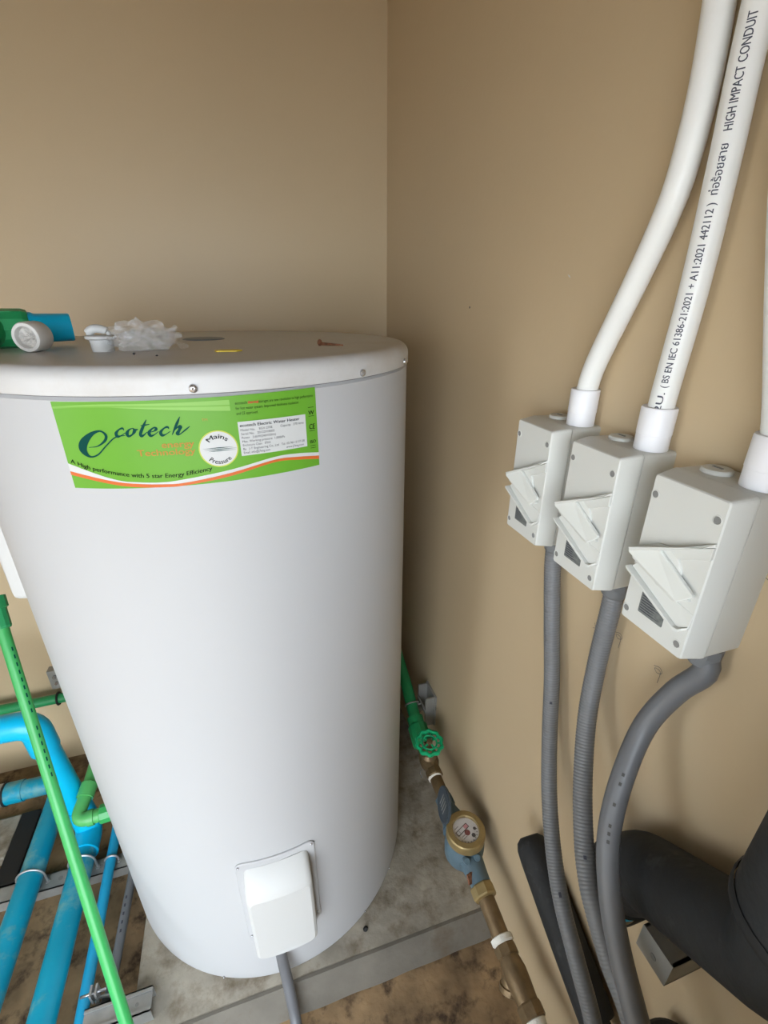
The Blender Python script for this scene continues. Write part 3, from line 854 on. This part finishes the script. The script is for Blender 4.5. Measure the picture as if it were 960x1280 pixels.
ys = thing('y_strainer', 'dirty brass strainer fitting at the bottom beside the wall', 'pipe fitting', (PX, -1.04, PZ))
d_ = Vector((0, -1, -.07)).normalized(); o_ = Vector((PX, -.990, PZ - .010))
b = MB()
b.ngon_lathe([(.0215, 0), (.0225, .002), (.0225, .016), (.0205, .018)], o_, d_, 8)
b.lathe([(.0180, .015), (.0205, .026), (.0225, .040), (.0215, .060), (.0200, .078), (.0200, .086)], o_, d_, 26)
b.build('strainer_body', 'brass', ys)
b = MB(); b.lathe([(.017, 0), (.017, .030), (.020, .031), (.020, .040), (.016, .043)], o_ + d_ * .030, Vector((-.35, -.55, -.75)), 22); b.build('strainer_leg', 'brass', ys)
b = MB(); b.ngon_lathe([(.0215, .083), (.0235, .086), (.0235, .102), (.0215, .105)], o_, d_, 8); b.build('end_hexagon', 'brass', ys)
b = MB(); b.tube([o_ + d_ * .100, o_ + d_ * .36], .0165, 20); b.build('tail_pipe', 'brass', ys)
b = MB(); b.lathe([(.0170, .104), (.0190, .106), (.0180, .116), (.0165, .118)], o_, d_, 22); b.build('thread_tape', 'tape', ys)

# ================================================================== BLACK INSULATED PIPES
iw = thing('insulation_sleeve', 'black foam sleeve lying slanted along the wall behind the grey conduits', 'pipe insulation', (-.032, -1.05, .44))
b = MB()
e0 = Vector((-.031, -.958, .488)); e1 = Vector((-.031, -1.160, .378)); dd = (e1 - e0).normalized()
L = (e1 - e0).length
b.lathe([(.016, -.004), (.024, .002), (.028, .012), (.029, .03), (.029, L * .6), (.0275, L)], e0, dd, 26)
b.build('foam', 'foam', iw)
b = MB(); b.tube([e1 - dd * .01, e1 + dd * .20], .018, 20); b.build('inner_pipe', 'rubber', iw)

ip = thing('insulated_pipe', 'thick black insulated pipe bending down the wall at the picture edge', 'insulated pipe', (-.05, -1.2, .8))
IX = -.0425
path = bend_path([(-.072, -1.292, 1.6), (-.066, -1.290, .865), (IX, -1.150, .752), (IX, -1.120, .66), (IX, -1.118, .628)], .05, 10)
b = MB(); b.tube([(-.072, -1.296, 2.0), (-.070, -1.294, 1.2), (-.067, -1.292, .935)], .052, 30); b.build('foam', 'foam', ip)
b = MB(); b.tube(bend_path([(-.067, -1.2915, .936), (-.066, -1.289, .868), (IX, -1.158, .752), (IX, -1.132, .70), (IX, -1.134, .683)], .048, 10), .0415, 30); b.build('foam', 'foam', ip)
b = MB(); b.lathe([(.053, -.003), (.0545, 0), (.0545, .006), (.053, .009)], (-.067, -1.292, .928), (0, 0, 1), 30, cap=False); b.build('tape_band', 'rubber', ip)
b = MB(); b.tube(bend_path([(IX, -1.134, .680), (IX, -1.134, .625), (-.0005, -1.134, .625)], .026), .022, 24); b.build('inner_pipe', 'rubber', ip)
b = MB(); b.tube([(IX, -1.1345, .684), (IX, -1.1345, .662)], .030, 26); b.build('collar', 'blue_bright', ip)
b = MB(); b.tube([(IX, -1.1345, .662), (IX, -1.1345, .648)], .027, 26); b.build('compression_ring', 'brass', ip)

wb = thing('strut_bracket', 'short grey strut bracket on the wall under the black insulated pipe', 'bracket', (-.03, -1.19, .69))
b = MB()
b.box((-.052, -1.222, .655), (-.0005, -1.219, .696)); b.box((-.052, -1.184, .655), (-.0005, -1.181, .696)); b.box((-.052, -1.222, .693), (-.0005, -1.181, .696))
b.box((-.052, -1.222, .655), (-.0005, -1.213, .658)); b.box((-.052, -1.190, .655), (-.0005, -1.181, .658))
b.build('channel', 'galv_dull', wb)
b = MB(); b.box((-.0535, -1.222, .655), (-.052, -1.181, .696)); b.build('end_cap', 'galv_dull', wb)
b = MB(); b.lathe([(.004, 0), (.004, .0006)], (-.0536, -1.202, .672), (-1, 0, 0), 12); b.build('slot', 'hole', wb)

fl = thing('foam_pipe', 'black foam covered pipe end at the bottom edge by the grey conduits', 'pipe insulation', (-.04, -1.26, .54))
b = MB(); b.lathe([(.018, 0), (.026, .004), (.030, .014), (.030, .2)], (-.034, -1.236, .560), (0, -.55, -.83), 26); b.build('foam', 'rubber', fl)

# ================================================================== LEFT: BLUE AND GREEN PIPES
BR_ = .028
ZP = 0.006
# left blue pipe
p1_ = thing('blue_drain_pipe', 'weathered blue pipe farthest left on the floor, turning off to the left', 'pipe', (-1.10, -.5, ZP), 'blue pipes beside the heater')
b = MB(); b.tube(bend_path([(-1.095, -1.6, ZP), (-1.095, -.150, ZP), (-1.20, -.150, ZP)], .045), BR_, 28); b.build('tube', 'blue_pvc', p1_)
b = MB(); b.tube([(-1.20, -.150, ZP), (-1.245, -.150, ZP)], BR_ + .003, 28); b.build('socket', 'blue_pvc', p1_)
b = MB(); b.tube([(-1.245, -.150, ZP), (-1.250, -.150, ZP)], BR_ + .006, 28); b.build('gasket', 'rubber', p1_)
b = MB(); b.tube([(-1.250, -.150, ZP), (-1.266, -.150, ZP)], BR_ + .004, 28); b.build('steel_band', 'galv', p1_)
b = MB(); b.tube([(-1.266, -.150, ZP), (-1.69, -.150, ZP)], BR_, 28); b.build('tail', 'blue_pvc', p1_)
# second blue pipe with riser
p2_ = thing('blue_riser_pipe', 'blue pipe on the floor that turns upright to a bright blue elbow', 'pipe', (-.98, -.5, ZP), 'blue pipes beside the heater')
VX, VY = -.990, -.330
b = MB(); b.tube([(-.974, -1.6, ZP), (-.978, -.37, ZP)], BR_, 28); b.build('tube', 'blue_pvc', p2_)
b = MB(); b.tube(bend_path([(-.978, -.400, ZP), (-.979, VY - .005, ZP), (VX, VY, .10)], .05), BR_ + .0045, 28); b.build('elbow', 'blue_bright', p2_)
b = MB(); b.lathe([(BR_ + .0055, 0), (BR_ + .0055, .005)], (-.978, -.405, ZP), (0, 1, 0), 28); b.build('collar', 'blue_bright', p2_)
b = MB(); b.tube([(-.988, VY, .09), (VX - .012, VY - .015, .40)], BR_, 28); b.build('riser', 'blue_bright', p2_)
b = MB(); b.tube(bend_path([(VX - .010, VY - .014, .345), (VX - .013, VY - .016, .432), (VX - .09, VY - .016, .434)], .042), BR_ + .0045, 28); b.build('elbow', 'blue_bright', p2_)
b = MB(); b.tube([(VX - .08, VY - .016, .434), (-1.69, VY - .016, .434)], BR_, 28); b.build('branch', 'blue_bright', p2_)
# slim sky blue pipe, grey conduit
p3_ = thing('slim_blue_pipe', 'slim sky blue pipe running on the floor beside the heater', 'pipe', (-.906, -.5, -.015))
b = MB(); b.tube([(-.902, -1.6, -.012), (-.906, -.76, -.012), (-.915, -.316, -.012), (-.92, -.15, -.012)], .0125, 22); b.build('tube', 'blue_small', p3_)
p4_ = thing('grey_pipe', 'thin grey pipe on the floor nearest the heater plinth', 'pipe', (-.856, -.5, -.015))
b = MB(); b.tube([(-.858, -.735, -.015), (-.852, -.50, -.015), (-.850, -.25, -.015)], .0105, 20); tb = b.build('tube', 'flex_smooth', p4_)
t = Print(lambda x, y: Vector((-.8545 + y, x, -.0043)))
for k in range(5): t.poly([(-.62 + k * .018, -.002), (-.613 + k * .018, -.002), (-.613 + k * .018, .002), (-.62 + k * .018, .002)])
t.build('printed_marks', 'ink', tb)

# strut channel with U bolts
st = thing('strut_channel', 'grey steel strut laid crosswise under the blue pipes', 'strut', (-1.1, -.43, ZF))
YS = -.432
b = MB()
b.box((-1.68, YS - .0205, ZF), (-.835, YS - .0180, -.027)); b.box((-1.68, YS + .018, ZF), (-.835, YS + .0205, -.027))
b.box((-1.68, YS - .0205, -.0295), (-.835, YS + .0205, -.027)); b.build('channel', 'galv_dull', st)
for k, x in enumerate((-1.035, -.94, -.872)):
    b = MB(); b.lathe([(.0055, 0), (.0055, .0006)], (x, YS, -.0272), (0, 0, 1), 12); b.build('slot', 'hole', st)
def u_bolt(x, z, r, label):
    root = thing('u_bolt', label, 'u-bolt', (x, YS, z), 'u-bolts holding the blue pipes to the strut')
    pts = [(x + r, YS, -.03)] + [(x + r * math.cos(a), YS, z + r * math.sin(a)) for a in [PI * k / 16 for k in range(17)]] + [(x - r, YS, -.03)]
    b = MB(); b.tube(pts, .0026, 10); b.build('rod', 'galv', root)
    for s in (-1, 1):
        b = MB(); b.ngon_lathe([(.006, 0), (.006, .005)], (x + s * r, YS, -.0268), (0, 0, 1), 6); b.build('nut', 'galv', root)
u_bolt(-1.095, ZP, BR_ + .003, 'steel u-bolt over the weathered blue pipe farthest left')
u_bolt(-.978, ZP, BR_ + .003, 'steel u-bolt over the blue riser pipe, partly behind the long green pipe')
u_bolt(-.911, -.012, .0155, 'small steel u-bolt over the slim sky blue pipe')

# long green pipe leaning in front
lg_ = thing('green_relief_pipe', 'long bright green pipe slanting down in front of the blue pipes', 'pipe', (-.86, -.70, ZF))
g0 = Vector((-.934, -.440, .792)); g1 = Vector((-.7536, -.917, -.045))
b = MB(); b.tube([g0, g0.lerp(g1, .5), g1], .0108, 22); tb = b.build('tube', 'green', lg_)
gd = (g0 - g1).normalized()
b = MB(); b.ngon_lathe([(.014, -.020), (.016, -.016), (.016, .02), (.020, .022), (.020, .045)], g0, gd, 12); b.build('socket', 'green_dark', lg_)
# printed marks along the pipe
gu, gw, ga = basis(-gd, (0.3, -.2, 1))
gs = Vector((.75, -.45, .5)); gs = (gs - gd * gs.dot(gd)).normalized(); gt = gd.cross(gs)
def gfn(x, y):
    c = g0 + (g1 - g0) * x
    a = y / .0108
    return c + (gs * math.cos(a) + gt * math.sin(a)) * .0111
t = Print(gfn)
for k in range(16):
    x = .06 + k * .016 + (.02 if k > 8 else 0)
    t.poly([(x, -.0012), (x + .008, -.0012), (x + .008, .0012), (x, .0012)])
t.build('printed_marks', 'teal', tb)

# green pipe on the back wall with clamp
gb = thing('green_wall_pipe', 'green pipe running level along the back wall behind the blue elbow', 'pipe', (-1.1, -.06, .233))
b = MB(); b.tube([(-1.69, -.045, .238), (-.30, -.045, .238)], .0150, 22); b.build('tube', 'green_dark', gb)
cl = thing('wall_clamp', 'dark steel pipe clamp on the back wall holding the green pipe', 'clamp', (-1.078, -.02, .29))
b = MB(); b.tube([(-1.080, -.045 + .0182 * math.cos(2 * PI * k / 24), .238 + .0182 * math.sin(2 * PI * k / 24)) for k in range(25)], .003, 8, cap=False); b.build('ring', 'rubber', cl)
b = MB(); b.box((-1.096, -.026, .262), (-1.058, -.0005, .330)); b.build('clamp_plate', 'galv_dull', cl)
b = MB(); b.tube([(-1.078, -.026, .285), (-1.078, -.034, .285)], .005, 8); b.tube([(-1.078, -.026, .31), (-1.078, -.034, .31)], .005, 8); b.build('bolt', 'steel', cl)

# green fittings at the heater's inlet
gi = thing('green_inlet_pipe', 'jointed green inlet pipe with elbow entering the heater low down', 'pipe', (-.93, -.33, .12))
E0 = Vector((-.937, -.262, .190)); E1 = Vector((-.946, -.365, .172)); E2 = Vector((-.958, -.425, .156)); E3 = Vector((-.900, -.420, .155))
b = MB(); b.tube(bend_path([E0 + Vector((.02, .03, .035)), E0, E1], .02), .0150, 22); b.build('tube', 'green_fit', gi)
b = MB(); b.tube([E1 + (E1 - E2) * .45, E1 - (E1 - E2) * .10], .0205, 22); b.build('collar', 'green_fit', gi)
b = MB(); b.tube(bend_path([E1, E2, E3], .022), .0165, 22); b.build('elbow', 'green_fit', gi)
b = MB(); b.tube([E2.lerp(E3, .45), E2.lerp(E3, .70)], .0195, 22); b.build('collar', 'green_fit', gi)
d_ = (E3 - E2).normalized()
b = MB(); b.ngon_lathe([(.0200, 0), (.0235, .002), (.0235, .05), (.022, .052)], E3 - d_ * .004, d_, 10); b.build('socket', 'green', gi)
b = MB(); b.tube([E3 + d_ * .04, Vector((-.827, -.418, .155))], .0165, 20); b.build('inlet', 'brass', gi)

# galvanised strut piece on the plinth corner
sp = thing('strut_offcut', 'short shiny galvanised strut piece on the plinth corner', 'strut', (-.82, -.785, .0))
b = MB()
b.box((-.885, -.806, .0), (-.757, -.8035, .040)); b.box((-.885, -.7675, .0), (-.757, -.765, .040))
b.box((-.885, -.806, .0375), (-.757, -.798, .040)); b.box((-.885, -.773, .0375), (-.757, -.765, .040))
b.box((-.885, -.800, .0330), (-.757, -.771, .0355))
b.build('channel', 'galv', sp)
b = MB(); b.lathe([(.0035, 0), (.0035, .0006)], (-.785, -.787, .0356), (0, 0, 1), 14); b.build('slot', 'hole', sp)
pc = thing('pipe_clamp', 'small steel pipe clamp with bolt gripping the grey pipe\'s end', 'clamp', (-.875, -.76, 0))
b = MB(); b.tube([(-.862 + .015 * math.cos(2 * PI * k / 20), -.742, .0 + .015 * math.sin(2 * PI * k / 20)) for k in range(21)], .003, 8, cap=False); b.build('ring', 'galv', pc)
b = MB(); b.box((-.882, -.748, .012), (-.878, -.728, .042)); b.box((-.872, -.748, .012), (-.868, -.728, .042)); b.build('jaw', 'galv', pc)
b = MB(); b.tube([(-.902, -.738, .030), (-.852, -.738, .030)], .003, 10); b.build('bolt', 'steel', pc)
b = MB(); b.tube([(-.860, -.735, -.010), (-.868, -.86, -.02), (-.875, -1.0, -.03)], .0105, 18)
tag(b.build('dark_hose', 'foam'), 'dark hose end at the bottom edge beside the strut piece', 'hose')

# grey block and black strip in the far left corner
tag((lambda q: (q.box((-1.62, -.33, ZF), (-1.20, -.20, -.030)), q)[1])(MB()).build('concrete_block', 'slab', None, bevel=.006), 'grey concrete block under the level blue pipe', 'block')
tag((lambda q: (q.box((-1.20, -.405, ZF), (-1.150, -.20, -.030)), q)[1])(MB()).build('black_strip', 'rubber', None, bevel=.002), 'long black batten on the floor left of the blue pipes', 'strip')  # plain black box forming a dark strip on the floor

# ================================================================== THINGS ON THE LID
ZL = 1.2996
# green fitting with blue stub
gf = thing('green_pipe_fitting', 'green socket fitting with a blue pipe stub lying on the lid', 'pipe fitting', (-.735, -.53, ZL))
cz = ZL + .0262
fc = Vector((-.738, -.528, cz)); fx = Vector((.95, .30, 0)).normalized(); fy = Vector((-.30, -.95, 0)).normalized()
b = MB()
b.ngon_lathe([(.0240, -.036), (.0268, -.032), (.0268, .020), (.0245, .026), (.0205, .027)], fc, fx, 12)
b.build('hex_body', 'green_dark', gf)
b = MB()
b.lathe([(.022, 0), (.0250, .036), (.0250, .054), (.0235, .056), (.0165, .056), (.0160, .016), (.0001, .016)], fc + fx * -.014, fy, 32)
b.build('socket', 'green_dark', gf)
b = MB(); b.lathe([(.0158, .0), (.0001, .0)], fc + fx * -.014 + fy * .0175, fy, 24); b.build('bore', 'rubber', gf)  # black disc stands in for the shade inside the socket
b = MB(); b.lathe([(.0218, .018), (.0220, .030), (.0198, .034), (.0196, .076), (.0186, .078), (.0001, .078)], fc, fx, 30); b.build('pipe_stub', 'blue_bright', gf)
for k in range(6):
    a = math.radians(30 + 60 * k); u2, w2, _ = basis(fx)
    c_ = fc + (u2 * math.cos(a) + w2 * math.sin(a)) * .0262
    b = MB(); b.tube([c_ + fx * -.010, c_ + fx * .018], .0011, 6); b.build('moulded_rib', 'green_dark', gf)
# white cut ring
wr = thing('white_pipe_offcut', 'short white pipe offcut in front of the green fitting', 'pipe offcut', (-.685, -.600, ZL))
d_ = Vector((-.28, -.94, -.03)).normalized(); o_ = Vector((-.683, -.588, ZL + .0194))
b = MB(); b.lathe([(.0125, 0), (.0185, .0), (.0192, .004), (.0192, .025), (.0178, .028), (.0140, .028), (.0128, .025), (.0125, .005)], o_, d_, 32, cap=False); b.build('sleeve', 'white_rough', wr)
b = MB(); n = 24; u_, w_, a_ = basis(d_)
rs = []
for r_, h_ in ((.0130, .022), (.0095, .0195), (.005, .0175), (.0005, .0180)):
    rs.append([o_ + a_ * (h_ + random.uniform(-.002, .002)) + (u_ * math.cos(2 * PI * j / n) + w_ * math.sin(2 * PI * j / n)) * r_ for j in range(n)])
b.rings(rs, False, True); b.build('mortar_filling', 'grit', wr)
# white cap
wc = thing('plastic_stopper', 'small white plastic stopper between the blue stub and plastic wrap', 'stopper', (-.603, -.63, ZL))
b = MB(); b.lathe([(.0135, 0), (.0145, .015), (.0190, .0165), (.0190, .0195), (.0160, .021), (.0001, .021)], (-.600, -.628, ZL), seg=28); b.build('cup', 'white_cover', wc)
b = MB(); b.tube(spline([(-.613, -.628, ZL + .018), (-.613, -.629, ZL + .024), (-.604, -.631, ZL + .0290), (-.592, -.629, ZL + .026), (-.588, -.628, ZL + .018)], 6), [.003] * 6 + [.0055] * 13 + [.003] * 6, 12); b.build('tab', 'white_cover', wc)

# crumpled clear plastic
def crumple(name, c, sx, sy, sz, seed, sub=4, amp=.38, freq=2.4):
    bm = bmesh.new(); bmesh.ops.create_icosphere(bm, subdivisions=sub, radius=1)
    for v in bm.verts:
        p = v.co.copy()
        d = noise.noise(p * freq + Vector((seed, 0, 0))) * amp + abs(noise.noise(p * freq * 2.3 + Vector((0, seed, 0)))) * amp * .7 - .12
        d += (noise.cell(p * 4.5 + Vector((seed, seed, 1))) - .5) * .08
        q = p * (1 + d)
        v.co = Vector((c[0] + q.x * sx, c[1] + q.y * sy, max(c[2] + (q.z + .72) * sz, ZL + .0006)))
    me = bpy.data.meshes.new(name); bm.to_mesh(me); bm.free()
    return me
pw = thing('plastic_wrap', 'crumpled ball of clear plastic wrap on the lid', 'plastic wrap', (-.55, -.63, ZL))
link('film', crumple('film', (-.552, -.632, ZL), .044, .036, .0225, 3.3), 'film', pw)
link('inner_fold', crumple('inner_fold', (-.545, -.630, ZL), .032, .026, .017, 9.1, 3, .5, 3.2), 'film', pw)
b = MB()
for k in range(9):
    a = random.uniform(0, 6.28); q = Vector((-.548 + .045 * math.cos(a), -.632 + .036 * math.sin(a), ZL + random.uniform(.004, .02)))
    e = q + Vector((math.cos(a) * .014, math.sin(a) * .012, random.uniform(-.003, .012)))
    s_ = Vector((-math.sin(a), math.cos(a), .6)).normalized() * .008
    k0 = len(b.v); b.add([q - s_, q + s_, e + s_ * .6, e - s_ * .3], [(0, 1, 2, 3)])
b.build('loose_edge', 'film', pw)
# yellow scrap, nail, grit
b = MB(); b.prism([(-.016 + .0, -.010), (.010, -.012), (.018, -.002), (.012, .010), (-.010, .012), (-.018, .002)], 0, .0016, lambda u, v, w: Vector((-.438 + u, -.675 + v, ZL + w)))
tag(b.build('plastic_scrap', 'yellow'), 'small flat yellow plastic scrap on the lid', 'scrap')
nl = thing('loose_screw', 'small brown screw lying on the lid near its right edge', 'screw', (-.29, -.64, ZL))
b = MB(); b.tube([(-.302, -.625, ZL + .003), (-.274, -.655, ZL + .0024)], [.0024, .0012], 10); b.build('shank', 'rust', nl)
b = MB(); b.lathe([(.0048, 0), (.0048, .0015), (.0025, .003)], (-.304, -.623, ZL + .0046), (.68, -.73, 0), 14); b.build('head', 'rust', nl)
for (x, y, r_), lb in zip(((-.553, -.690, .0022), (-.523, -.716, .0014)), ('dark crumb in front of the plastic wrap', 'tiny dark crumb near the lid\'s front edge')):
    me = bpy.data.meshes.new('crumb'); bm = bmesh.new(); bmesh.ops.create_icosphere(bm, subdivisions=1, radius=r_)
    for v in bm.verts: v.co = Vector((x + v.co.x * random.uniform(.7, 1.5), y + v.co.y, ZL + max(-.0002, v.co.z * .7 + r_ * .6)))
    bm.to_mesh(me); bm.free(); tag(link('crumb', me, 'ink'), lb, 'debris', 'crumbs on the lid')
# dark blob on the plinth right of the cover
me = bpy.data.meshes.new('putty_blob'); bm = bmesh.new(); bmesh.ops.create_icosphere(bm, subdivisions=2, radius=.007)
for v in bm.verts: v.co = Vector((-.297, -.790, .004)) + v.co * (1 + .4 * noise.noise(v.co * 300)) * (1 if v.co.z > 0 else .6)
bm.to_mesh(me); bm.free(); tag(link('putty_blob', me, 'rubber'), 'small black blob on the plinth near the heater\'s foot', 'debris')
